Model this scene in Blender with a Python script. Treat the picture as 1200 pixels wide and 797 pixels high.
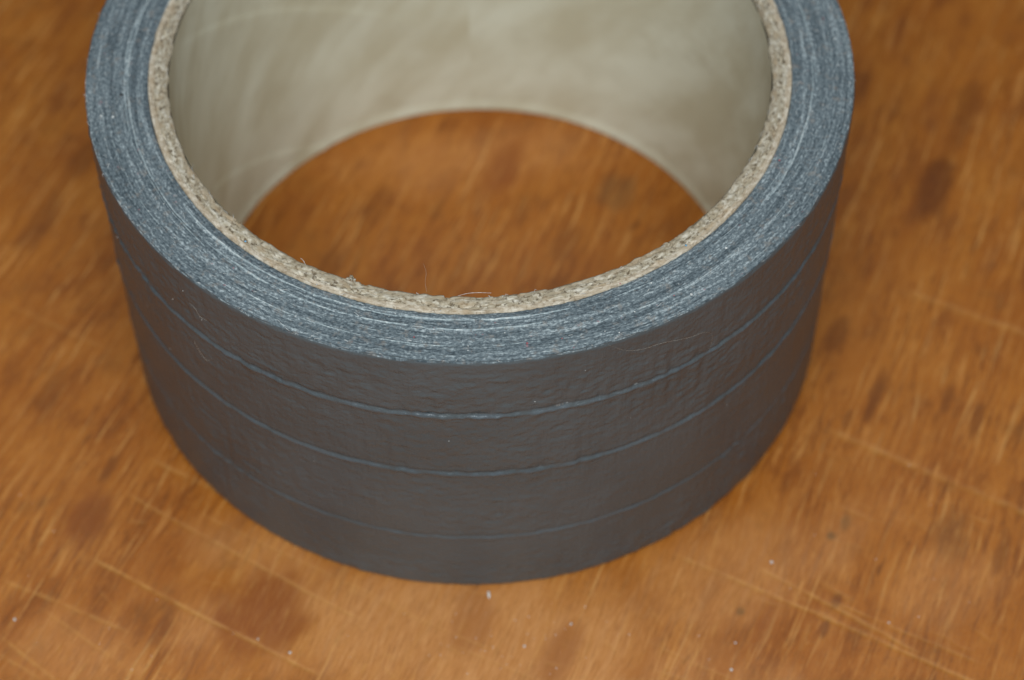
import bpy, math
import numpy as np
from mathutils import Matrix, Vector

# ------------------------------------------------------------------ scene, camera, light
scene = bpy.context.scene
for o in list(bpy.data.objects):
    bpy.data.objects.remove(o)
MM = 0.001                                             # everything below is in millimetres, built in metres

cam_data = bpy.data.cameras.new("camera")
cam = bpy.data.objects.new("camera", cam_data)
scene.collection.objects.link(cam)
scene.camera = cam
c_r = Vector((0.99953688, -0.03023855, -0.00341437))
c_u = Vector((0.02609818, 0.79411414, 0.60720805))
c_f = Vector((0.01564969, 0.60701595, -0.79453554))
M4 = Matrix((c_r, c_u, -c_f)).transposed().to_4x4()
M4.translation = Vector((0.0, -202.9875, 254.9967)) * MM
cam.matrix_world = M4
cam_data.sensor_width = 36.0
cam_data.sensor_fit = 'HORIZONTAL'
cam_data.lens = 77.485
cam_data.clip_start = 0.01
cam_data.clip_end = 20.0
cam_data.dof.use_dof = True
cam_data.dof.focus_distance = 0.2600
cam_data.dof.aperture_fstop = 17.0
cam_data.dof.aperture_blades = 7

world = bpy.data.worlds.new("World")
scene.world = world
world.use_nodes = True
bg = world.node_tree.nodes["Background"]
bg.inputs[0].default_value = (0.80, 0.92, 1.0, 1)
bg.inputs[1].default_value = 0.06


def area_lamp(name, loc, target, size, power, colour):
    d = bpy.data.lights.new(name, 'AREA')
    d.shape = 'RECTANGLE'
    d.size, d.size_y = size
    d.energy = power
    d.color = colour
    o = bpy.data.objects.new(name, d)
    scene.collection.objects.link(o)
    o.location = loc
    o.rotation_euler = (Vector(target) - Vector(loc)).to_track_quat('-Z', 'Y').to_euler()
    return o


area_lamp("window_light", (-0.01, -0.25, 0.34), (0, -0.03, 0.02), (0.32, 0.24), 1.95, (0.90, 0.965, 1.0))
area_lamp("ceiling_light", (0.01, 0.20, 0.78), (0, 0, 0.02), (0.55, 0.45), 1.7, (0.86, 0.94, 1.0))

vs = scene.view_settings
vs.view_transform = 'Standard'
vs.look = 'None'
vs.exposure = 0.0
vs.gamma = 1.0
vs.use_curve_mapping = False
scene.render.resolution_x, scene.render.resolution_y = 1024, 680
scene.render.engine = 'CYCLES'

# ------------------------------------------------------------------ numpy noise, mesh helpers
_P = np.random.RandomState(7).permutation(4096)
_V = np.random.RandomState(11).uniform(-1, 1, 4096)


def _h(i, j, s):
    return _V[(_P[(i + 131 * s) & 4095] + j * 7 + 59 * s) & 4095] * 0.5 + _V[(_P[(_P[(j + 17 * s) & 4095] + i) & 4095])] * 0.5


def vnoise(u, v, period_u=None, seed=0):
    """smooth value noise, periodic in u when period_u (an integer) is given; about -1..1"""
    u, v = np.broadcast_arrays(u, v)
    i, j = np.floor(u).astype(np.int64), np.floor(v).astype(np.int64)
    a, b = u - i, v - j
    a = a * a * (3 - 2 * a)
    b = b * b * (3 - 2 * b)
    i2 = i + 1
    if period_u:
        i, i2 = i % period_u, i2 % period_u
    return (_h(i, j, seed) * (1 - a) + _h(i2, j, seed) * a) * (1 - b) + (_h(i, j + 1, seed) * (1 - a) + _h(i2, j + 1, seed) * a) * b


def fbm(u, v, pu, seed=0, octaves=3):
    t, amp, tot = 0, 1.0, 0
    for k in range(octaves):
        t = t + amp * vnoise(u * 2 ** k, v * 2 ** k, pu * 2 ** k if pu else None, seed + k)
        tot += amp
        amp *= 0.5
    return t / tot


def sstep(a, b, x):
    t = np.clip((x - a) / (b - a), 0, 1)
    return t * t * (3 - 2 * t)


def link(me, name, mat, parent=None):
    o = bpy.data.objects.new(name, me)
    scene.collection.objects.link(o)
    if mat:
        me.materials.append(mat)
    if parent:
        o.parent = parent
    return o


def grid(name, P, mat, parent=None, closed_v=False, smooth=True, flip=False):
    """P: (nu, nv, 3) in mm, always closed round u"""
    nu, nv = P.shape[:2]
    idx = np.arange(nu * nv).reshape(nu, nv)
    a = idx
    b = np.roll(idx, -1, 0)
    if closed_v:
        c, d = np.roll(b, -1, 1), np.roll(a, -1, 1)
    else:
        a, b, c, d = a[:, :-1], b[:, :-1], b[:, 1:], a[:, 1:]
    q = np.stack([a, b, c, d] if not flip else [d, c, b, a], -1).reshape(-1, 4)
    return raw_quads(name, P.reshape(-1, 3), q, mat, parent, smooth)


def raw_quads(name, V, q, mat, parent=None, smooth=True):
    me = bpy.data.meshes.new(name)
    me.vertices.add(len(V))
    me.vertices.foreach_set("co", (np.asarray(V) * MM).astype(np.float32).ravel())
    n = len(q)
    me.loops.add(n * 4)
    me.loops.foreach_set("vertex_index", np.asarray(q).astype(np.int32).ravel())
    me.polygons.add(n)
    me.polygons.foreach_set("loop_start", np.arange(0, n * 4, 4, dtype=np.int32))
    me.polygons.foreach_set("use_smooth", np.full(n, smooth))
    me.update(calc_edges=True)
    me.validate()
    return link(me, name, mat, parent)


def tube(points, radius, sides=5):
    """quads of a tapering tube along points (mm)"""
    pts = np.asarray(points, float)
    n = len(pts)
    t = np.gradient(pts, axis=0)
    t /= np.linalg.norm(t, axis=1)[:, None] + 1e-12
    ref = np.array([0.31, 0.2, 0.93])
    s = np.cross(t, ref)
    s /= np.linalg.norm(s, axis=1)[:, None] + 1e-12
    w = np.cross(t, s)
    k = np.arange(sides) * 2 * np.pi / sides
    rad = radius * (0.35 + 0.65 * np.sin(np.pi * np.linspace(0.08, 0.92, n)))
    V = pts[:, None] + rad[:, None, None] * (np.cos(k)[None, :, None] * s[:, None] + np.sin(k)[None, :, None] * w[:, None])
    idx = np.arange(n * sides).reshape(n, sides)
    a, b = idx[:-1], idx[1:]
    q = np.stack([a, b, np.roll(b, -1, 1), np.roll(a, -1, 1)], -1).reshape(-1, 4)
    return V.reshape(-1, 3), q


def spline(ctrl, n=40):
    """Catmull-Rom through control points"""
    c = np.asarray(ctrl, float)
    c = np.vstack([2 * c[0] - c[1], c, 2 * c[-1] - c[-2]])
    out = []
    m = len(c) - 3
    for k in range(m):
        t = np.linspace(0, 1, max(2, n // m), endpoint=(k == m - 1))[:, None]
        p0, p1, p2, p3 = c[k:k + 4]
        out.append(0.5 * ((2 * p1) + (p2 - p0) * t + (2 * p0 - 5 * p1 + 4 * p2 - p3) * t ** 2 + (3 * p1 - p0 - 3 * p2 + p3) * t ** 3))
    return np.vstack(out)


# ------------------------------------------------------------------ shader helpers
class NT:
    def __init__(self, name):
        self.mat = bpy.data.materials.new(name)
        self.mat.use_nodes = True
        self.t = self.mat.node_tree
        self.n = self.t.nodes
        self.bsdf = self.n["Principled BSDF"]

    def put(self, sock, v):
        if isinstance(v, bpy.types.NodeSocket):
            self.t.links.new(v, sock)
        elif v is not None:
            if sock.type == 'RGBA' and len(v) == 3:
                v = (*v, 1)
            sock.default_value = v

    def math(self, op, a, b=None, c=None, clamp=False):
        m = self.n.new("ShaderNodeMath")
        m.operation = op
        m.use_clamp = clamp
        for s, v in zip(m.inputs, (a, b, c)):
            self.put(s, v)
        return m.outputs[0]

    def sep(self, v):
        s = self.n.new("ShaderNodeSeparateXYZ")
        self.put(s.inputs[0], v)
        return s.outputs

    def comb(self, x=0.0, y=0.0, z=0.0):
        s = self.n.new("ShaderNodeCombineXYZ")
        for i, v in zip(s.inputs, (x, y, z)):
            self.put(i, v)
        return s.outputs[0]

    def obj_mm(self):
        tc = self.n.new("ShaderNodeTexCoord")
        m = self.n.new("ShaderNodeVectorMath")
        m.operation = 'SCALE'
        self.t.links.new(tc.outputs["Object"], m.inputs[0])
        m.inputs[3].default_value = 1000.0
        return m.outputs[0]

    def noise(self, vec, scale=1.0, detail=3.0, rough=0.55, dist=0.0):
        k = self.n.new("ShaderNodeTexNoise")
        self.put(k.inputs["Vector"], vec)
        k.inputs["Scale"].default_value = scale
        k.inputs["Detail"].default_value = detail
        k.inputs["Roughness"].default_value = rough
        k.inputs["Distortion"].default_value = dist
        return k.outputs["Fac"]

    def ramp(self, fac, lo, hi, a=0.0, b=1.0):
        m = self.n.new("ShaderNodeMapRange")
        m.interpolation_type = 'SMOOTHSTEP'
        for s, v in zip(m.inputs[:5], (fac, lo, hi, a, b)):
            self.put(s, v)
        return m.outputs[0]

    def mix(self, fac, a, b, mode='MIX'):
        m = self.n.new("ShaderNodeMix")
        m.data_type = 'RGBA'
        m.blend_type = mode
        self.put(m.inputs[0], fac)
        self.put(m.inputs[6], a)
        self.put(m.inputs[7], b)
        return m.outputs[2]

    def bump(self, h, dist_mm, strength=1.0, normal=None):
        k = self.n.new("ShaderNodeBump")
        k.inputs["Strength"].default_value = strength
        k.inputs["Distance"].default_value = dist_mm * MM
        self.put(k.inputs["Height"], h)
        self.put(k.inputs["Normal"], normal)
        return k.outputs[0]

    def polar(self, cy=0.0):
        """(arc length in mm measured from the front, radius, height); the seam lies at the back"""
        x, y, z = self.sep(self.obj_mm())[:3]
        y = self.math('SUBTRACT', y, cy)
        ang = self.math('ARCTAN2', x, self.math('MULTIPLY', y, -1.0))
        r = self.math('SQRT', self.math('ADD', self.math('MULTIPLY', x, x), self.math('MULTIPLY', y, y)))
        return self.math('MULTIPLY', ang, 45.0), r, z

    def done(self, colour, rough, normal=None, spec=0.5):
        self.put(self.bsdf.inputs["Base Color"], colour)
        self.put(self.bsdf.inputs["Roughness"], rough)
        self.put(self.bsdf.inputs["Normal"], normal)
        self.bsdf.inputs["Specular IOR Level"].default_value = spec
        return self.mat


GA = math.radians(66.0)                                # direction of the wood grain on the table


def wood_material():
    k = NT("worn_orange_wood")
    x, y, z = k.sep(k.obj_mm())[:3]
    ca, sa = math.cos(GA), math.sin(GA)
    g = k.math('ADD', k.math('MULTIPLY', x, ca), k.math('MULTIPLY', y, sa))          # along the grain
    c = k.math('ADD', k.math('MULTIPLY', x, -sa), k.math('MULTIPLY', y, ca))         # across it
    wav = k.noise(k.comb(k.math('MULTIPLY', g, 0.05), k.math('MULTIPLY', c, 0.08), 3.0), 1.0, 2.0)
    c2 = k.math('ADD', c, k.math('MULTIPLY', k.math('SUBTRACT', wav, 0.5), 2.2))

    def gr(fg, fc, zz, detail=3.0, rough=0.55):
        return k.noise(k.comb(k.math('MULTIPLY', g, fg), k.math('MULTIPLY', c2, fc), zz), 1.0, detail, rough)
    broad = gr(0.035, 0.06, 1.0, 3.0)
    mid = gr(0.11, 0.24, 5.0, 4.0, 0.6)
    fine = gr(0.09, 0.95, 9.0, 5.0, 0.65)
    fleck = gr(0.15, 0.62, 14.0, 2.0, 0.5)
    pale = gr(0.06, 1.35, 21.0, 3.0, 0.55)
    pores = gr(0.40, 3.0, 27.0, 4.0, 0.65)
    calm = k.ramp(k.noise(k.comb(k.math('MULTIPLY', g, 0.055), k.math('MULTIPLY', c2, 0.085), 33.0), 1.0, 3.0, 0.6), 0.36, 0.60, 0.38, 1.0)
    smut = k.noise(k.comb(x, y, 4.0), 0.16, 4.0, 0.6)
    grit = k.noise(k.comb(x, y, 8.0), 2.2, 3.0, 0.6)

    col = k.mix(k.ramp(broad, 0.30, 0.70), (0.280, 0.086, 0.012), (0.345, 0.118, 0.018))
    col = k.mix(k.ramp(mid, 0.49, 0.74, 0.0, 0.55), col, (0.42, 0.165, 0.036))
    col = k.mix(k.ramp(mid, 0.50, 0.28, 0.0, 0.66), col, (0.175, 0.048, 0.008))
    col = k.mix(k.math('MULTIPLY', calm, k.ramp(fine, 0.53, 0.68, 0.0, 0.65)), col, (0.50, 0.23, 0.075))
    col = k.mix(k.math('MULTIPLY', calm, k.ramp(fine, 0.50, 0.34, 0.0, 0.70)), col, (0.155, 0.044, 0.009))
    col = k.mix(k.ramp(fleck, 0.66, 0.78, 0.0, 0.65), col, (0.125, 0.038, 0.008))
    col = k.mix(k.math('MULTIPLY', calm, k.ramp(pale, 0.58, 0.68, 0.0, 0.65)), col, (0.53, 0.275, 0.10))
    col = k.mix(k.math('MULTIPLY', calm, k.ramp(pores, 0.54, 0.68, 0.0, 0.65)), col, (0.14, 0.048, 0.010))
    col = k.mix(k.math('MULTIPLY', calm, k.ramp(pores, 0.46, 0.32, 0.0, 0.50)), col, (0.47, 0.215, 0.065))
    col = k.mix(k.ramp(smut, 0.54, 0.76, 0.0, 0.32), col, (0.15, 0.062, 0.018))
    col = k.mix(k.ramp(grit, 0.54, 0.74, 0.0, 0.32), col, (0.15, 0.075, 0.030))

    # stains and scratches keep their place: they are laid down on the table mesh (see lay_marks)
    at = k.n.new("ShaderNodeAttribute")
    at.attribute_name = "stain"
    sc = k.n.new("ShaderNodeAttribute")
    sc.attribute_name = "scratch"
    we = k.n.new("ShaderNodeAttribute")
    we.attribute_name = "wear_light"
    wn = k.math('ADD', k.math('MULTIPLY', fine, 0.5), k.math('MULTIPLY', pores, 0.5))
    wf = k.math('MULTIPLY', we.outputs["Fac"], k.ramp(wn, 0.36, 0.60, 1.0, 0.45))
    col = k.mix(wf, col, (0.54, 0.26, 0.115))  # one pale colour for both rubbed wood and painted-in light
    f = k.math('MULTIPLY', at.outputs["Alpha"], k.ramp(pores, 0.70, 0.40, 0.45, 1.0))
    col = k.mix(f, col, at.outputs["Color"])
    brk = k.ramp(k.noise(k.comb(x, y, 6.0), 0.55, 3.0, 0.6), 0.36, 0.60, 0.25, 1.0)
    smask = k.math('MULTIPLY', sc.outputs["Fac"], brk)
    col = k.mix(k.math('MULTIPLY', smask, 0.72), col, (0.54, 0.285, 0.10))

    col = k.mix(1.0, col, (1.0, 0.95, 0.74), 'MULTIPLY')
    h = k.math('ADD', k.math('MULTIPLY', fine, 0.6), k.math('MULTIPLY', pores, -0.25))
    h = k.math('ADD', h, k.math('MULTIPLY', smask, -0.5))
    h = k.math('ADD', h, k.math('MULTIPLY', grit, 0.2))
    rough = k.ramp(mid, 0.3, 0.7, 0.44, 0.32)
    return k.done(col, rough, k.bump(h, 0.12, 0.8), 0.28)


def vinyl_material():
    k = NT("grey_tape_film")
    a, r, z = k.polar()
    weave = k.noise(k.comb(k.math('MULTIPLY', a, 1.7), k.math('MULTIPLY', z, 2.2), r), 1.0, 3.0, 0.6)
    rib = k.noise(k.comb(k.math('MULTIPLY', a, 3.0), k.math('MULTIPLY', z, 0.35), r), 1.0, 2.0)
    big = k.noise(k.comb(a, z, r), 0.09, 3.0)
    dust = k.noise(k.comb(a, z, 3.0), 2.4, 2.0, 0.6)
    col = k.mix(k.ramp(big, 0.3, 0.7), (0.063, 0.077, 0.082), (0.077, 0.092, 0.098))
    col = k.mix(k.ramp(dust, 0.70, 0.80, 0.0, 0.25), col, (0.22, 0.22, 0.21))
    cr = k.n.new("ShaderNodeAttribute")
    cr.attribute_name = "crease"
    col = k.mix(k.math('MULTIPLY', cr.outputs["Fac"], k.ramp(k.noise(k.comb(k.math('MULTIPLY', a, 0.35), z, 2.0), 1.0, 3.0, 0.6), 0.38, 0.65, 0.0, 0.45)), col, (0.105, 0.135, 0.165))  # bluish light caught by the creases' lower lips, painted into the film colour
    h = k.math('ADD', k.math('MULTIPLY', weave, 0.7), k.math('MULTIPLY', rib, 0.45))
    return k.done(col, k.ramp(big, 0.3, 0.7, 0.33, 0.41), k.bump(h, 0.16, 1.0), 0.6)


def winding_material(name, lo, midc, hi, strength=1.0):
    k = NT(name)
    a, r, z = k.polar()
    warp = k.noise(k.comb(k.math('MULTIPLY', a, 0.38), k.math('MULTIPLY', r, 0.5), 9.0), 1.0, 3.0, 0.6)
    r = k.math('ADD', r, k.math('MULTIPLY', k.math('SUBTRACT', warp, 0.5), 0.5))
    streak = k.noise(k.comb(k.math('MULTIPLY', a, 0.22), k.math('MULTIPLY', r, 4.6), 1.0), 1.0, 4.0, 0.65)
    grain = k.noise(k.comb(k.math('MULTIPLY', a, 2.0), k.math('MULTIPLY', r, 3.5), 4.0), 1.0, 4.0, 0.75)
    band = k.noise(k.comb(k.math('MULTIPLY', a, 0.05), k.math('MULTIPLY', r, 1.3), 7.0), 1.0, 2.0)
    tint = k.noise(k.comb(a, r, 2.0), 0.9, 3.0, 0.7)
    v = k.math('ADD', k.math('MULTIPLY', streak, 0.33), k.math('MULTIPLY', grain, 0.67))
    v = k.math('ADD', v, k.math('MULTIPLY', k.math('SUBTRACT', band, 0.5), 0.28))
    col = k.mix(k.ramp(v, 0.39, 0.52), lo, midc)
    col = k.mix(k.ramp(v, 0.52, 0.62), col, hi)
    col = k.mix(k.ramp(tint, 0.54, 0.72, 0.0, 0.45), col, (0.24, 0.20, 0.165))
    col = k.mix(k.ramp(k.noise(k.comb(a, r, 5.0), 1.5, 1.0), 0.75, 0.80, 0.0, 0.5), col, (0.32, 0.14, 0.15))
    return k.done(col, 0.7, k.bump(k.math('ADD', grain, k.math('MULTIPLY', streak, 0.7)), 0.12, 0.8 * strength), 0.3)


def board_material(name, base, light, dark, pit):
    k = NT(name)
    a, r, z = k.polar(-0.82)
    n1 = k.noise(k.comb(k.math('MULTIPLY', a, 0.75), k.math('MULTIPLY', r, 1.7), z), 1.0, 4.0, 0.65)
    n2 = k.noise(k.comb(k.math('MULTIPLY', a, 1.3), k.math('MULTIPLY', r, 2.3), 5.0), 1.0, 5.0, 0.7, 0.6)
    n3 = k.noise(k.comb(k.math('MULTIPLY', a, 0.3), k.math('MULTIPLY', r, 0.9), 8.0), 1.0, 3.0, 0.6)
    col = k.mix(k.ramp(n1, 0.42, 0.68), base, light)
    col = k.mix(k.ramp(n2, 0.49, 0.63, 0.0, pit), col, dark)
    inner = k.ramp(k.math('ADD', r, k.math('MULTIPLY', k.math('SUBTRACT', n1, 0.5), 1.2)), 40.3, 39.2, 0.0, 0.55)
    col = k.mix(inner, col, (0.25, 0.20, 0.135))
    col = k.mix(k.ramp(n3, 0.50, 0.72, 0.0, 0.6), col, (0.34, 0.245, 0.15))
    col = k.mix(k.ramp(n3, 0.46, 0.28, 0.0, 0.5), col, (0.60, 0.555, 0.47))
    return k.done(col, 0.9, k.bump(n1, 0.2, 0.7), 0.15)


def liner_material():
    k = NT("cream_paper_liner")
    a, r, z = k.polar(-0.82)
    st = k.math('ADD', z, k.math('MULTIPLY', a, 0.75))
    n1 = k.noise(k.comb(k.math('MULTIPLY', a, 0.05), k.math('MULTIPLY', st, 0.075), 1.0), 1.0, 4.0, 0.55)
    n2 = k.noise(k.comb(a, k.math('MULTIPLY', z, 1.5), 6.0), 0.085, 4.0, 0.6)
    fib = k.noise(k.comb(k.math('MULTIPLY', a, 0.5), k.math('MULTIPLY', z, 2.0), 3.0), 1.0, 3.0)
    col = k.mix(k.ramp(n1, 0.32, 0.66), (0.49, 0.445, 0.315), (0.61, 0.59, 0.465))
    col = k.mix(k.ramp(n2, 0.50, 0.85, 0.0, 0.5), col, (0.41, 0.355, 0.235))
    col = k.mix(k.ramp(n2, 0.48, 0.22, 0.0, 0.4), col, (0.60, 0.585, 0.475))
    return k.done(col, 0.75, k.bump(k.math('ADD', n2, k.math('MULTIPLY', fib, 0.2)), 0.12, 0.4), 0.2)


def plain_material(name, colour, rough=0.6, var=0.25):
    k = NT(name)
    n = k.noise(k.obj_mm(), 3.0, 3.0)
    col = k.mix(k.ramp(n, 0.35, 0.65), tuple(v * (1 - var) for v in colour), tuple(min(1, v * (1 + var)) for v in colour))
    return k.done(col, rough, None, 0.3)


m_wood = wood_material()
m_film = vinyl_material()
m_wind = winding_material("tape_side_grain", (0.038, 0.052, 0.061), (0.115, 0.141, 0.153), (0.31, 0.35, 0.358))
m_edge = winding_material("pale_tape_edge", (0.12, 0.15, 0.165), (0.29, 0.34, 0.35), (0.52, 0.55, 0.54), 0.8)
m_board = board_material("grey_board", (0.30, 0.25, 0.175), (0.53, 0.48, 0.39), (0.085, 0.060, 0.034), 0.95)
m_kraft = board_material("kraft_board", (0.37, 0.30, 0.215), (0.54, 0.475, 0.38), (0.20, 0.145, 0.09), 0.7)
m_liner = liner_material()
m_lint = plain_material("pale_lint", (0.55, 0.55, 0.53))
m_hair = plain_material("fine_hair", (0.42, 0.38, 0.32))
m_crumb = plain_material("white_crumb", (0.62, 0.58, 0.54), 0.6)
m_black = plain_material("black_speck", (0.012, 0.012, 0.014))
m_red = plain_material("red_lint", (0.40, 0.09, 0.10))
m_blue = plain_material("blue_lint", (0.16, 0.36, 0.55))

# ------------------------------------------------------------------ the table top
T = 22.0
xs = np.concatenate([[-420, -300, -200, -140, -105], np.arange(-92, 92.01, 0.30), [105, 140, 200, 300, 420]])
ys = np.concatenate([[-300, -200, -130, -90], np.arange(-70, 70.01, 0.30), [90, 140, 220, 380]])


def lay_marks(X, Y):
    """stain colour + cover (rgba) and scratch strength for each point of the table"""
    ca, sa = math.cos(GA), math.sin(GA)
    G, Cc = X * ca + Y * sa, -X * sa + Y * ca
    red, dark, ash = (0.20, 0.050, 0.010), (0.125, 0.036, 0.008), (0.13, 0.074, 0.035)
    # (x, y, half length along the grain, half width, strength, colour)
    stains = [(-29.5, -52.3, 7.0, 6.2, .80, red), (-54.0, -37.0, 5.0, 3.6, .80, (0.19, .052, .010)),
              (70.8, 19.5, 7.5, 2.6, .9, (0.12, .034, .008)), (5.0, 25.5, 6.0, 2.6, .7, red), (49.8, -41.0, 1.6, 0.8, .6, ash),
              (52.5, -9.0, 4.0, 2.0, .7, dark), (57.0, -19.0, 4.0, 1.2, .7, dark), (66.6, -21.0, 3.2, 0.8, .7, dark),
              (70.4, -24.5, 3.4, 0.8, .7, dark), (55.5, -22.5, 2.4, 0.8, .7, dark), (52.0, -24.0, 2.2, .7, .6, dark),
              (47.0, -53.5, 1.5, 0.8, .8, dark), (45.0, -57.5, 1.8, 0.6, .8, dark), (34.0, -54.6, .7, .6, .75, ash),
              (47.5, -43.2, .7, .6, .75, ash), (72.5, -58.0, 2.0, 1.2, .7, red), (-43.0, -55.0, 2.6, 1.0, .7, (0.17, .05, .012)),
              (-52.0, -29.0, 3.2, 0.7, .7, dark), (-60.0, 30.0, 5.0, 2.2, .6, dark), (-66.0, 16.0, 6, 2, .5, dark), (-61.0, -15, 5, 1.6, .5, dark),
              (78.0, 35.0, 7, 2.4, .6, dark), (62.0, 41.0, 5, 2.0, .6, dark), (84.0, 5.0, 7, 1.8, .7, (0.17, .045, .010)),
              (-15.0, 18.0, 5, 2.2, .4, dark), (14.0, 10.0, 5, 2.4, .4, dark), (22.0, 20.0, 4, 3, .45, ash), (-22.0, 6.0, 5, 2, .4, dark),
              (64.0, -44.0, 5.0, 3.0, .30, ash), (70.0, -47.0, 4.0, 1.2, .6, dark), (37, -57, 5, 1.2, .5, red), (10, -60, 6, 2.4, .5, red), (-2, -56, 5, 3, .4, red)]
    col = np.zeros(X.shape + (4,))
    edge = 0.55 * fbm(G * 0.30 + 500, Cc * 0.45 + 500, None, 401, 4)
    for sx, sy, hl, hw, st, cc in stains:
        d = np.hypot((G - (sx * ca + sy * sa)) / hl, (Cc - (-sx * sa + sy * ca)) / hw) + edge
        f = (st * sstep(1.25, 0.5, d))[..., None]
        a0 = col[..., 3:]
        a1 = f + a0 * (1 - f)
        col[..., :3] = (np.array(cc) * f + col[..., :3] * a0 * (1 - f)) / np.maximum(a1, 1e-6)
        col[..., 3:] = a1
    # rubbed wood, with the front light pool and liner bounce painted in as paler colour: (x, y, half length, half width, turn, strength)
    wear_light = np.zeros(X.shape)
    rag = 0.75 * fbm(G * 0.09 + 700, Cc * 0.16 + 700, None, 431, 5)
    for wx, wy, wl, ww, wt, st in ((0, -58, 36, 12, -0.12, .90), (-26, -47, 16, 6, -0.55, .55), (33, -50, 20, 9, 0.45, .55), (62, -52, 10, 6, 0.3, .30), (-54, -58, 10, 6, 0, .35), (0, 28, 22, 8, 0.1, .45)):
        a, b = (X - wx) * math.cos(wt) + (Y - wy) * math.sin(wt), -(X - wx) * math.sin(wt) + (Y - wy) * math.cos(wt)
        wear_light = np.maximum(wear_light, st * sstep(1.3, 0.35, np.hypot(a / wl, b / ww) + rag))
    # (x0, y0, x1, y1, half width, strength)
    scr = [(-66.0, -45.9, -46.0, -55.6, .26, .55), (-54.0, -43.0, -21.0, -62.9, .24, .85), (-50.2, -32.6, -15.0, -55.2, .24, .55),
           (25.0, -44.8, 66.0, -67.5, .30, .6), (48.0, -25.0, 78.0, -42.3, .55, .45), (-66.0, -53.6, -53.0, -64.5, .22, .7), (-66, -56.5, -56, -63, .22, .5),
           (36.1, -47.2, 58.0, -62.4, .30, .55), (-47.0, -27.2, -14.0, -45.4, .32, .5), (62.0, -0.3, 84.0, -11.6, .6, .35), (-60.0, -50.5, -44.0, -63.0, .2, .5),
           (-40.0, -36.0, -8.0, -54.5, .2, .35), (-6.0, -57.5, 10.0, -66.0, .2, .35), (44.0, -52.4, 66.0, -64.0, .22, .4), (-20, -48.5, 2, -60, .2, .35),
           (-75, 4, -52, -9, .4, .2), (20, -58, 38, -68, .2, .3), (-34.2, -50.2, -31.2, -40.5, .45, .5), (-20.6, -51, -17.8, -44, .4, .4), (-24.5, -50, -23, -46.5, .4, .35),
           (-38.5, -44, -36.6, -39.5, .4, .4), (-56, -60.5, -54.6, -57, .5, .5), (29, -60, 31.5, -54, .3, .4), (22, -62, 24, -57, .35, .4), (41, -62, 44, -54.5, .3, .35)]
    sm = np.zeros(X.shape)
    wob = 0.45 * fbm(X * 0.10 + 300, Y * 0.10 + 300, None, 411, 3)
    for ax, ay, bx, by, hw, st in scr:
        L = math.hypot(bx - ax, by - ay)
        ux, uy = (bx - ax) / L, (by - ay) / L
        al = (X - ax) * ux + (Y - ay) * uy
        ac = np.abs(-(X - ax) * uy + (Y - ay) * ux + wob)
        sm = np.maximum(sm, st * sstep(hw * 1.5, hw * 0.2, ac) * sstep(L / 2, L / 2 - 4, np.abs(al - L / 2)))
    # many faint nicks, most along or across the grain, thickest where the foreground is most worn
    rg = np.random.RandomState(33)
    for i in range(150):
        cx, cy = rg.uniform(-66, 74), -66 + 42 * rg.beta(1.0, 1.8)
        an = GA + rg.normal(0, 0.07) if rg.uniform() < 0.62 else math.radians(-29) + rg.normal(0, 0.22)
        L = rg.uniform(2.5, 9.0)
        hw, st = rg.uniform(0.10, 0.28), rg.uniform(0.10, 0.42)
        ix = np.nonzero(np.abs(X[:, 0] - cx) < L)[0]
        iy = np.nonzero(np.abs(Y[0] - cy) < L)[0]
        if not len(ix) or not len(iy):
            continue
        w = np.ix_(ix, iy)
        ux, uy = math.cos(an), math.sin(an)
        al = (X[w] - cx) * ux + (Y[w] - cy) * uy
        ac = np.abs(-(X[w] - cx) * uy + (Y[w] - cy) * ux + wob[w])
        sm[w] = np.maximum(sm[w], st * sstep(hw * 1.6, hw * 0.2, ac) * sstep(L / 2, 0.0, np.abs(al)))
    return col, sm, wear_light


X, Y = np.meshgrid(xs, ys, indexing='ij')
stain, scratch, wear_light = lay_marks(X, Y)
nx, ny = X.shape
top_v = np.stack([X, Y, -0.05 * scratch], -1).reshape(-1, 3)
idx = np.arange(nx * ny).reshape(nx, ny)
q = [np.stack([idx[:-1, :-1], idx[1:, :-1], idx[1:, 1:], idx[:-1, 1:]], -1).reshape(-1, 4)]
loop = np.concatenate([idx[:, 0], idx[-1, 1:], idx[-2::-1, -1], idx[0, -2:0:-1]])
low = top_v[loop] + np.array([0, 0, -T])
li = nx * ny + np.arange(len(loop))
q.append(np.stack([np.roll(loop, -1), loop, li, np.roll(li, -1)], -1))
cor = nx * ny + np.array([0, nx - 1, nx + ny - 2, 2 * nx + ny - 3])
q.append(cor[None, ::-1])
table = raw_quads("table_top", np.vstack([top_v, low]), np.vstack(q), m_wood, None, False)
pad = len(loop)
ca_ = table.data.attributes.new("stain", 'FLOAT_COLOR', 'POINT')
ca_.data.foreach_set("color", np.vstack([stain.reshape(-1, 4), np.zeros((pad, 4))]).astype(np.float32).ravel())
wa_ = table.data.attributes.new("wear_light", 'FLOAT', 'POINT')
wa_.data.foreach_set("value", np.concatenate([wear_light.ravel(), np.zeros(pad)]).astype(np.float32))
sa_ = table.data.attributes.new("scratch", 'FLOAT', 'POINT')
sa_.data.foreach_set("value", np.concatenate([scratch.ravel(), np.zeros(pad)]).astype(np.float32))
table["kind"] = "structure"
table["label"] = "worn orange brown wooden table top under the tape roll"

# ------------------------------------------------------------------ the tape roll
H, RO, RB, RI, CY = 50.0, 49.725, 41.56, 38.97, -0.82
roll = bpy.data.objects.new("tape_roll", None)
scene.collection.objects.link(roll)
roll.empty_display_size = 0.05
roll.location = (0, 0, 0.0002)
roll["label"] = "roll of dark grey cloth tape on a cardboard core lying flat on the wood"
roll["category"] = "tape roll"


def ring_pts(phi, r, z, cy=0.0):
    return np.stack(np.broadcast_arrays(r * np.sin(phi), cy - r * np.cos(phi), z), -1)


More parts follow.
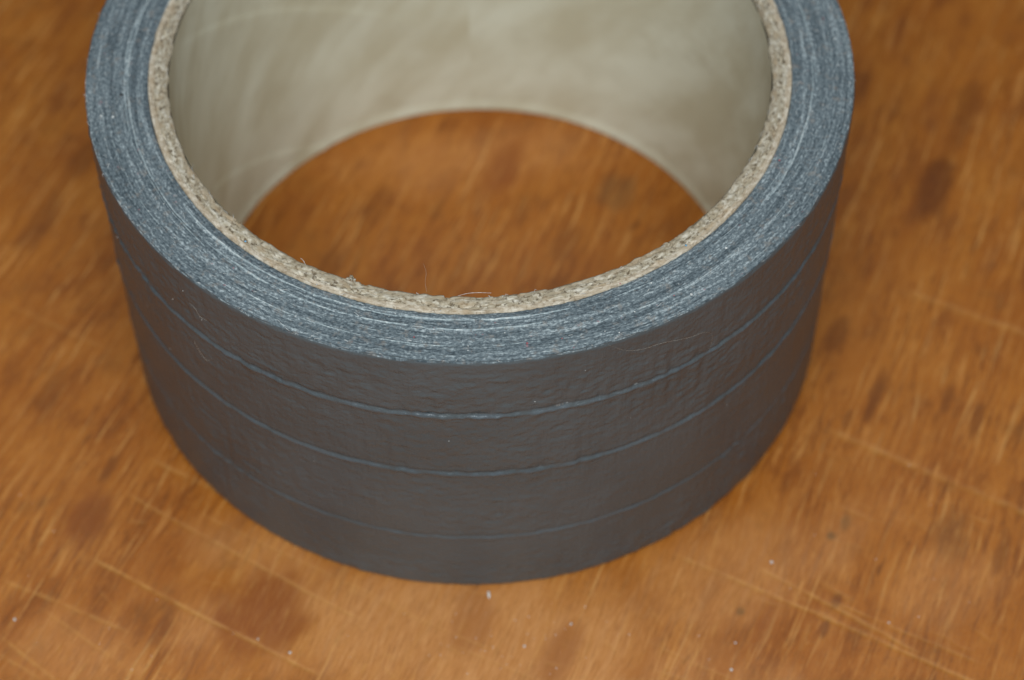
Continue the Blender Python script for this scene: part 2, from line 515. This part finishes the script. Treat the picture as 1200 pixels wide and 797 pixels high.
def rim_height(phi, r):
    """slow unevenness of the cut side of the roll"""
    return 0.10 * fbm(phi / (2 * np.pi) * 24, r * 0.25, 24, 31)


# outer film: three creases pressed into it, fine wrinkles, jagged edges
nu, nv = 1800, 230
phi = (np.arange(nu) / nu * 2 * np.pi)[:, None]
turn = phi / (2 * np.pi)
zz = np.linspace(0, 1, nv)
zz = (zz + 0.012 * np.sin(2 * np.pi * zz) * -1)[None, :] * H
disp = np.zeros((nu, nv))
crease = np.zeros((nu, nv))
for kk, zk, dep in ((0, 39.25, 1.0), (1, 27.0, 0.95), (2, 12.3, 0.62)):
    path = zk + 0.22 * fbm(turn * 14, 0.5 + kk, 14, 40 + kk, 2) + 0.16 * vnoise(turn * 150, 3.5 + kk, 150, 50 + kk)
    dv = zz - path
    amp = dep * (0.80 + 0.25 * vnoise(turn * 60, 9.5 + kk, 60, 60 + kk) + 0.30 * vnoise(turn * 170, 4.5 + kk, 170, 64 + kk))
    disp -= amp * 0.24 * np.exp(-((dv - 0.20) / 0.28) ** 2)
    crease = np.maximum(crease, np.clip(amp, 0, 1.2) * np.exp(-((dv + 0.12) / 0.30) ** 2))
    disp += amp * 0.20 * np.exp(-((dv + 0.28) / 0.30) ** 2)
wr = vnoise(turn * 190, zz * 1.3, 190, 71) * 0.6 + vnoise(turn * 420, zz * 2.2, 420, 72) * 0.5
ribs = vnoise(turn * 320, zz * 0.22, 320, 73)
patch = 0.35 + 0.65 * sstep(-0.35, 0.4, fbm(turn * 16, zz * 0.10, 16, 74))
disp += (1 - 0.9 * sstep(47.5, 49.5, zz)) * (patch + 0.25 * sstep(24, 48, zz)) * (0.19 * wr + 0.12 * ribs) + 0.05 * fbm(turn * 10, zz * 0.05, 10, 75)
saw = 0.11 * vnoise(turn * 260, 0.5, 260, 76) + 0.08 * vnoise(turn * 90, 0.5, 90, 77)
zmap = zz + (zz / H) ** 8 * (saw + rim_height(phi, RO)) + (1 - zz / H) ** 12 * 0.05 * vnoise(turn * 120, 2.5, 120, 78)
disp += -0.22 * sstep(49.45, 50.0, zz) + 0.22 * (zz / H) ** 24 * vnoise(turn * 240, 1.5, 240, 79)
disp += -0.30 * sstep(0.6, 0.0, zz)
wrap = grid("outer_wrap", ring_pts(phi, RO + disp, np.maximum(zmap, 0.0)), m_film, roll)
wrap.data.attributes.new("crease", 'FLOAT', 'POINT').data.foreach_set("value", crease.ravel().astype(np.float32))
wrap["label"] = "smooth dark grey outer film with three horizontal creases"

# the wound layers seen from the cut side
nu, nv = 2400, 66
phi = (np.arange(nu) / nu * 2 * np.pi)[:, None]
turn = phi / (2 * np.pi)
s = np.linspace(0, 1, nv)[None, :]


def side(phi, s, z):
    a = ring_pts(phi, RB + 0.04, 0.0, CY)
    b = ring_pts(phi, RO - 0.12, 0.0)
    P = a * (1 - s[..., None]) + b * s[..., None]
    P[..., 2] = z
    return P


rr = RB + (RO - RB) * s
shift = rr + 0.35 * fbm(turn * 50, rr * 0.4, 50, 80, 2)
top = 0.08 * vnoise(turn * 300, shift * 5.5, 300, 81) + 0.09 * vnoise(turn * 620, shift * 4.5, 620, 82) + 0.05 * vnoise(turn * 60, shift * 2.2, 60, 83)
top += 0.05 * vnoise(turn * 6, shift * 3.3, 6, 84)
top += rim_height(phi, rr) - 0.10 * sstep(0.93, 1.0, s) - 0.14 * sstep(0.06, 0.0, s)
Ptop = side(phi, s + 0 * phi, H + top)
Po = np.stack([side(phi, np.full((nu, 1), 0.985), 45.0)[:, 0], side(phi, np.full((nu, 1), 0.985), 0.15)[:, 0],
               side(phi, np.full((nu, 1), 0.015), 0.15)[:, 0], side(phi, np.full((nu, 1), 0.015), 45.0)[:, 0]], 1)
wind = grid("tape_windings", np.concatenate([Ptop, Po], 1), m_wind, roll, closed_v=True)
wind["label"] = "blue grey frayed side of the wound tape layers"

# single layers standing proud of the side: (radius, half thickness, proud mm, seed, angular windows in degrees (centre, half width))
edges = [(42.70, .16, .20, 1, [(-22, 50)]), (43.05, .06, .08, 2, [(-60, 40), (40, 30)]), (44.20, .13, .18, 3, [(-32, 68), (95, 55), (-100, 40)]),
         (44.62, .09, .12, 4, [(-75, 38), (100, 30)]), (45.60, .06, .08, 5, [(-30, 34)]), (47.05, .07, .10, 6, [(-30, 62), (90, 42)]),
         (48.95, .07, .06, 8, [(-10, 40)]), (46.3, .05, .06, 9, [(35, 30), (-62, 30)])]
nu = 1300
phi1 = np.arange(nu) / nu * 2 * np.pi
t1 = phi1 / (2 * np.pi)
deg = (np.degrees(phi1) + 180) % 360 - 180
for rad, th, proud, sd, wins in edges:
    vis = np.zeros(nu)
    for cdeg, wdeg in wins:
        vis = np.maximum(vis, sstep(wdeg, wdeg * 0.6, np.abs((deg - cdeg + 180) % 360 - 180)))
    vis *= 0.62 + 0.38 * sstep(-0.45, 0.1, fbm(t1 * 26, 0.5 + sd, 26, 190 + sd, 2))
    vis *= 0.9 + 0.35 * vnoise(t1 * 70, 0.5 + sd, 70, 90 + sd)
    wobble = 0.15 * vnoise(t1 * 110, 0.5 + sd, 110, 110 + sd) + 0.30 * fbm(t1 * 26, 0.5 + sd, 26, 130 + sd, 2)
    half = th * (0.75 + 0.5 * vnoise(t1 * 150, 0.5, 150, 150 + sd))
    sc = (rad + wobble - RB) / (RO - RB)
    zt = H + proud * vis - 0.35 * (1 - np.clip(vis, 0, 1)) + 0.03 * vnoise(t1 * 320, 0.5, 320, 170 + sd) + rim_height(phi1[:, None], np.full((nu, 1), rad))[:, 0]
    w = half / (RO - RB)
    cols = [side(phi1[:, None], (sc + k * w)[:, None], (zt + dz)[:, None])[:, 0] for k, dz in ((-1.0, -0.5), (-1.0, -0.05), (-0.4, 0.02), (0.4, 0.02), (1.0, -0.05), (1.0, -0.5))]
    grid("tape_edge", np.stack(cols, 1), m_edge, wind)

# cardboard core: rough grey board, a kraft ply round it, a cream paper liner inside
def board(name, ra, rb, nv, nu, mat, parent, rough, seed, pits, z0=0.0, inner_jit=0.0, deep=0.0):
    phi = (np.arange(nu) / nu * 2 * np.pi)[:, None]
    turn = phi / (2 * np.pi)
    s = np.linspace(0, 1, nv)[None, :]
    lo = ra + inner_jit * (vnoise(turn * 240, 0.5, 240, seed) * 0.6 + fbm(turn * 60, 0.5, 60, seed + 1) * 0.8)
    hi = rb + 0.0 + 0.06 * vnoise(turn * 160, 0.5, 160, seed + 2)
    r = lo + (hi - lo) * s
    f = fbm(turn * 220, r * 2.2, 220, seed + 3, 3)
    h = rough * f - pits * sstep(0.18, 0.55, fbm(turn * 200 + 0.8 * vnoise(turn * 320, r * 3.0, 320, seed + 12), r * 2.0 + 1.1 * fbm(turn * 90, r * 0.8, 90, seed + 11), None, seed + 7, 3) * 1.5) - 0.15 * sstep(0.15, 0.0, s) - 0.05 * sstep(0.9, 1.0, s)
    h = h + 0.10 * fbm(turn * 14, 0.5, 14, seed + 9)
    P = ring_pts(phi, r, H + z0 + h, CY)
    cols = [ring_pts(phi, v, zz, CY) for v, zz in ((hi, 46.0), (rb, 0.1), (ra + deep, 0.1), (ra + deep, 47.5))]
    return grid(name, np.concatenate([P] + [c.reshape(nu, 1, 3) for c in cols], 1), mat, parent, closed_v=True)


core = board("cardboard_core", RI + 0.06, 40.85, 20, 1900, m_board, roll, 0.18, 200, 0.36, 0.05, 0.34, 0.75)
core["label"] = "rough grey cardboard core ring"
board("kraft_ply", 40.72, 41.52, 10, 1500, m_kraft, core, 0.15, 230, 0.20, 0.03, 0.28)["label"] = "pinkish kraft ply round the core"

nu, nv = 900, 110
phi = (np.arange(nu) / nu * 2 * np.pi)[:, None]
turn = phi / (2 * np.pi)
dg = (np.degrees(phi) + 180) % 360 - 180
zl = np.linspace(0, 49.6, nv)[None, :]
d = 0.16 * fbm(turn * 9, zl * 0.06 + turn * 0, 9, 260) + 0.07 * fbm(turn * 30, zl * 0.2, 30, 263)
for base_deg, base_z, slope, depth in ((-97.0, 48.2, -0.395, 0.14), (-105.8, 14.7, -0.38, 0.16)):
    # spiral laps of the paper strip: the angle grows backwards round the left side
    back = (base_deg - dg) % 360
    for wrapn in (0,):
        path = base_z + slope * (back + wrapn) + 0.4 * vnoise(turn * 40, 0.5, 40, 270)
        dv = zl - path
        fade = sstep(78.0, 48.0, back + wrapn) * (back + wrapn > -2)
        d += -depth * fade * (sstep(0.5, -0.5, dv) - sstep(-0.5, -9.0, dv))
d = d * (1 - 0.85 * sstep(42.0, 48.5, zl))
d -= 0.30 * sstep(2.0, 0.0, zl)
liner = grid("paper_liner", ring_pts(phi, RI + d, zl + 0.12 * (zl / 50) ** 10 * vnoise(turn * 180, 0.5, 180, 280), CY), m_liner, core, flip=True)
liner["label"] = "cream mottled paper lining the inside of the core"

# frayed threads along the cut side
rng = np.random.RandomState(5)
Vs, Qs, nvert = [], [], 0
for i in range(190):
    a = rng.uniform(-2.2, 2.2)
    r0 = rng.choice([rng.uniform(42, 49.4), 49.55, RI + 0.3, rng.uniform(42, 49.4)])
    L = rng.uniform(0.3, 1.1)
    da = rng.choice([-1, 1]) * L / r0 * rng.uniform(0.5, 1.0)
    dr = L * rng.uniform(-0.5, 0.5)
    cy = CY if r0 < 41 else 0
    ctrl = []
    for t in (0, 0.35, 0.7, 1.0):
        pp = ring_pts(np.array(a + da * t + rng.normal(0, 0.002)), r0 + dr * t + rng.normal(0, 0.05), 50.0 + 0.05 + 0.22 * math.sin(t * 2.6) * rng.uniform(0.3, 1.2), cy)
        ctrl.append(pp)
    v, qq = tube(spline(ctrl, 9), rng.uniform(0.014, 0.028), 4)
    Vs.append(v)
    Qs.append(qq + nvert)
    nvert += len(v)
fz = raw_quads("frayed_threads", np.vstack(Vs), np.vstack(Qs), m_lint, wind)
fz["kind"] = "stuff"


# tiny flecks caught on the roll
def fleck_mesh(spots, seed):
    rg = np.random.RandomState(seed)
    VV, QQ, nn = [], [], 0
    base = np.array([(-1, -1, -1), (1, -1, -1), (1, 1, -1), (-1, 1, -1), (-1, -1, 1), (1, -1, 1), (1, 1, 1), (-1, 1, 1)], float) / 1.7
    fq = np.array([(0, 3, 2, 1), (4, 5, 6, 7), (0, 1, 5, 4), (1, 2, 6, 5), (2, 3, 7, 6), (3, 0, 4, 7)])
    for (x, y, z), rad in spots:
        v = base * rad * rg.uniform(0.6, 1.25, (8, 3)) * np.array([1.3, 1.0, 0.7]) + np.array([x, y, z])
        VV.append(v)
        QQ.append(fq + nn)
        nn += 8
    return np.vstack(VV), np.vstack(QQ)


def on_side(deg_, r_, z_=50.12):
    a = math.radians(deg_)
    return (r_ * math.sin(a), -r_ * math.cos(a), z_)


def on_wall(deg_, z_):
    a = math.radians(deg_)
    return ((RO + 0.03) * math.sin(a), -(RO + 0.03) * math.cos(a), z_)


pale_spots = [(on_side(-78.4, 46.4), .20), (on_side(-79, 47.85), .15), (on_side(32.2, 47.9), .20), (on_side(42.1, 45.2), .16), (on_side(28.4, 43.9), .12),
        (on_wall(-67.1, 38.3), .13), (on_wall(-45.6, 46.2), .10), (on_wall(-48.8, 42.1), .09), (on_wall(-42.4, 42.9), .09), (on_wall(-4.4, 34.1), .10),
        (on_wall(7.7, 41.4), .09), (on_wall(14.7, 45.8), .09), (on_wall(-52.8, 28.5), .09), (on_wall(22, 33), .07), (on_wall(-25, 24), .07), (on_wall(-58, 33), .08), (on_wall(40, 24), .08)]
for i in range(40):
    pale_spots.append((on_side(rng.uniform(-115, 115), rng.uniform(42, 49.3), 50.10), rng.uniform(0.05, 0.11)))
v, qq = fleck_mesh([(p_, r_ * (1.0 if p_[2] > 50 else 0.65)) for p_, r_ in pale_spots], 3)
tr = np.random.RandomState(21)
tuft = [(on_side(-22.0 + tr.normal(0, 0.45), 39.7 + tr.normal(0, 0.12), 49.95 + abs(tr.normal(0, 0.26))), tr.uniform(0.12, 0.24)) for i in range(16)]
vt, qt = fleck_mesh(tuft, 8)
raw_quads("board_tuft", vt, qt, m_board, core)["label"] = "pale torn tuft on the left front of the core edge"
f1 = raw_quads("lint_flecks", v, qq, m_lint, roll, False)
f1["kind"] = "stuff"
v, qq = fleck_mesh([(on_side(-83.0, 45.0, 50.08), .22)], 4)
raw_quads("black_speck", v, qq, m_black, roll)["label"] = "tiny black speck on the tape side"
v, qq = fleck_mesh([(on_side(7.0, 47.5), .13), (on_side(-9.2, 46.4), .11), (on_side(62.9, 42.9), .13), (on_side(24, 42.2), .10), (on_side(12, 47.6), .08), (on_side(30, 46.9), .09)], 6)
raw_quads("red_flecks", v, qq, m_red, roll)["kind"] = "stuff"
v, qq = fleck_mesh([(on_side(-42.3, 41.3, 50.15), .14), (on_side(37.7, 41.65, 50.15), .15)], 7)
raw_quads("blue_flecks", v, qq, m_blue, roll)["kind"] = "stuff"


# ------------------------------------------------------------------ loose hairs and crumbs
def hair(ctrl, radius, label, mat=None):
    v, qq = tube(spline(ctrl, 48), radius, 5)
    o = raw_quads("loose_hair", v, qq, mat or m_hair)
    o["label"] = label
    o["category"] = "hair"
    o["group"] = "hairs clinging to the tape roll"
    return o


def wall_pt(d_, z_, out=0.06):
    a = math.radians(d_)
    return ((RO + out) * math.sin(a), -(RO + out) * math.cos(a), z_)


hair([wall_pt(17.8, 50.0, .1), wall_pt(20.4, 47.8), wall_pt(23, 47.0, .2), wall_pt(26, 46.8, .3), wall_pt(30.3, 45.5, .4), wall_pt(33.3, 44.6, .3), wall_pt(35.0, 42.2), wall_pt(34.6, 39.5, .1)],
     0.010, "long looping hair on the dark outer film, right of centre")
hair([wall_pt(-44.5, 44.9), wall_pt(-43.2, 44.9, .2), wall_pt(-42.3, 44.0, .25), wall_pt(-41.2, 43.8)], 0.014, "short curl of lint high on the left of the film")
hair([wall_pt(-45.2, 36.8), wall_pt(-44.0, 35.5, .2), wall_pt(-42.5, 35.0, .3), wall_pt(-41.6, 35.8)], 0.014, "short curl of lint below the first crease on the left")
hair([on_side(-8.6, 39.4, 50.2), on_side(-8.9, 38.9, 51.4), on_side(-8.7, 38.7, 53.0), on_side(-9.2, 38.4, 54.2)], 0.012, "fine upright hair on the front of the core rim")
hair([on_side(-3.2, 39.72, 50.1), on_side(-1.5, 39.6, 50.45), on_side(0.4, 39.55, 50.5), on_side(2.6, 39.5, 50.25)], 0.026, "straight white fibre lying along the front inner edge of the core", m_lint)

crumbs = [(-62.4, -52.8, .42, "white crumb near the left edge of the table"), (-25.7, -59.0, .36, "white crumb beside the dark red stain at lower left"),
          (-30.0, -56.8, .26, "tiny grey crumb on the dark red stain"), (5.1, -59.0, .34, "white crumb below the roll, left of the brightest one"),
          (11.4, -55.9, .40, "bright white crumb just below the front of the roll"), (38.9, -47.2, .46, "largest white crumb, right of the roll front"),
          (32.9, -59.4, .30, "small white crumb at lower right, above another"), (32.0, -63.4, .36, "white crumb lowest on the right, by the bottom edge"),
          (0.6, -51.0, .55, "pale flake touching the front foot of the roll"), (53.5, -57.0, .25, "tiny pale crumb far right on the scratched wood")]
for i, (x, y, rad, lab) in enumerate(crumbs):
    rg = np.random.RandomState(50 + i)
    a = np.linspace(0, 2 * np.pi, 10, endpoint=False)
    b = np.linspace(-0.5 * np.pi + 0.25, 0.5 * np.pi - 0.12, 6)
    P = np.stack([np.cos(a)[:, None] * np.cos(b)[None], np.sin(a)[:, None] * np.cos(b)[None], 0.75 * np.sin(b)[None] + 0 * a[:, None]], -1)
    P *= rad * (1 + 0.35 * vnoise(np.arange(10)[:, None] * 0.5, np.arange(6)[None] * 0.7, 5, 300 + i))[..., None] * 0.52
    if i == 8:
        P *= np.array([0.7, 2.0, 0.35])
    P[..., 2] += -P[..., 2].min()
    o = grid("white_crumb", P, m_crumb)
    o.location = (x * MM, y * MM, 0.0)
    o["label"] = lab
    o["category"] = "crumb"
    o["group"] = "crumbs scattered on the table"

# dust too fine to count, in front of the roll
rg = np.random.RandomState(77)
spots = []
for i in range(90):
    if i < 50:
        x, y = rg.normal(2, 9), rg.normal(-57, 3)
    else:
        x, y = rg.uniform(-64, 70), rg.uniform(-66, -25)
    if math.hypot(x, y) < 50.2:
        continue
    spots.append(((x, y, 0.03), rg.uniform(0.03, 0.10)))
v, qq = fleck_mesh(spots, 9)
dust = raw_quads("table_dust", v, qq, m_crumb, None, False)
dust["kind"] = "stuff"
dust["label"] = "fine pale dust specks on the wood around the roll"
dust["category"] = "dust"
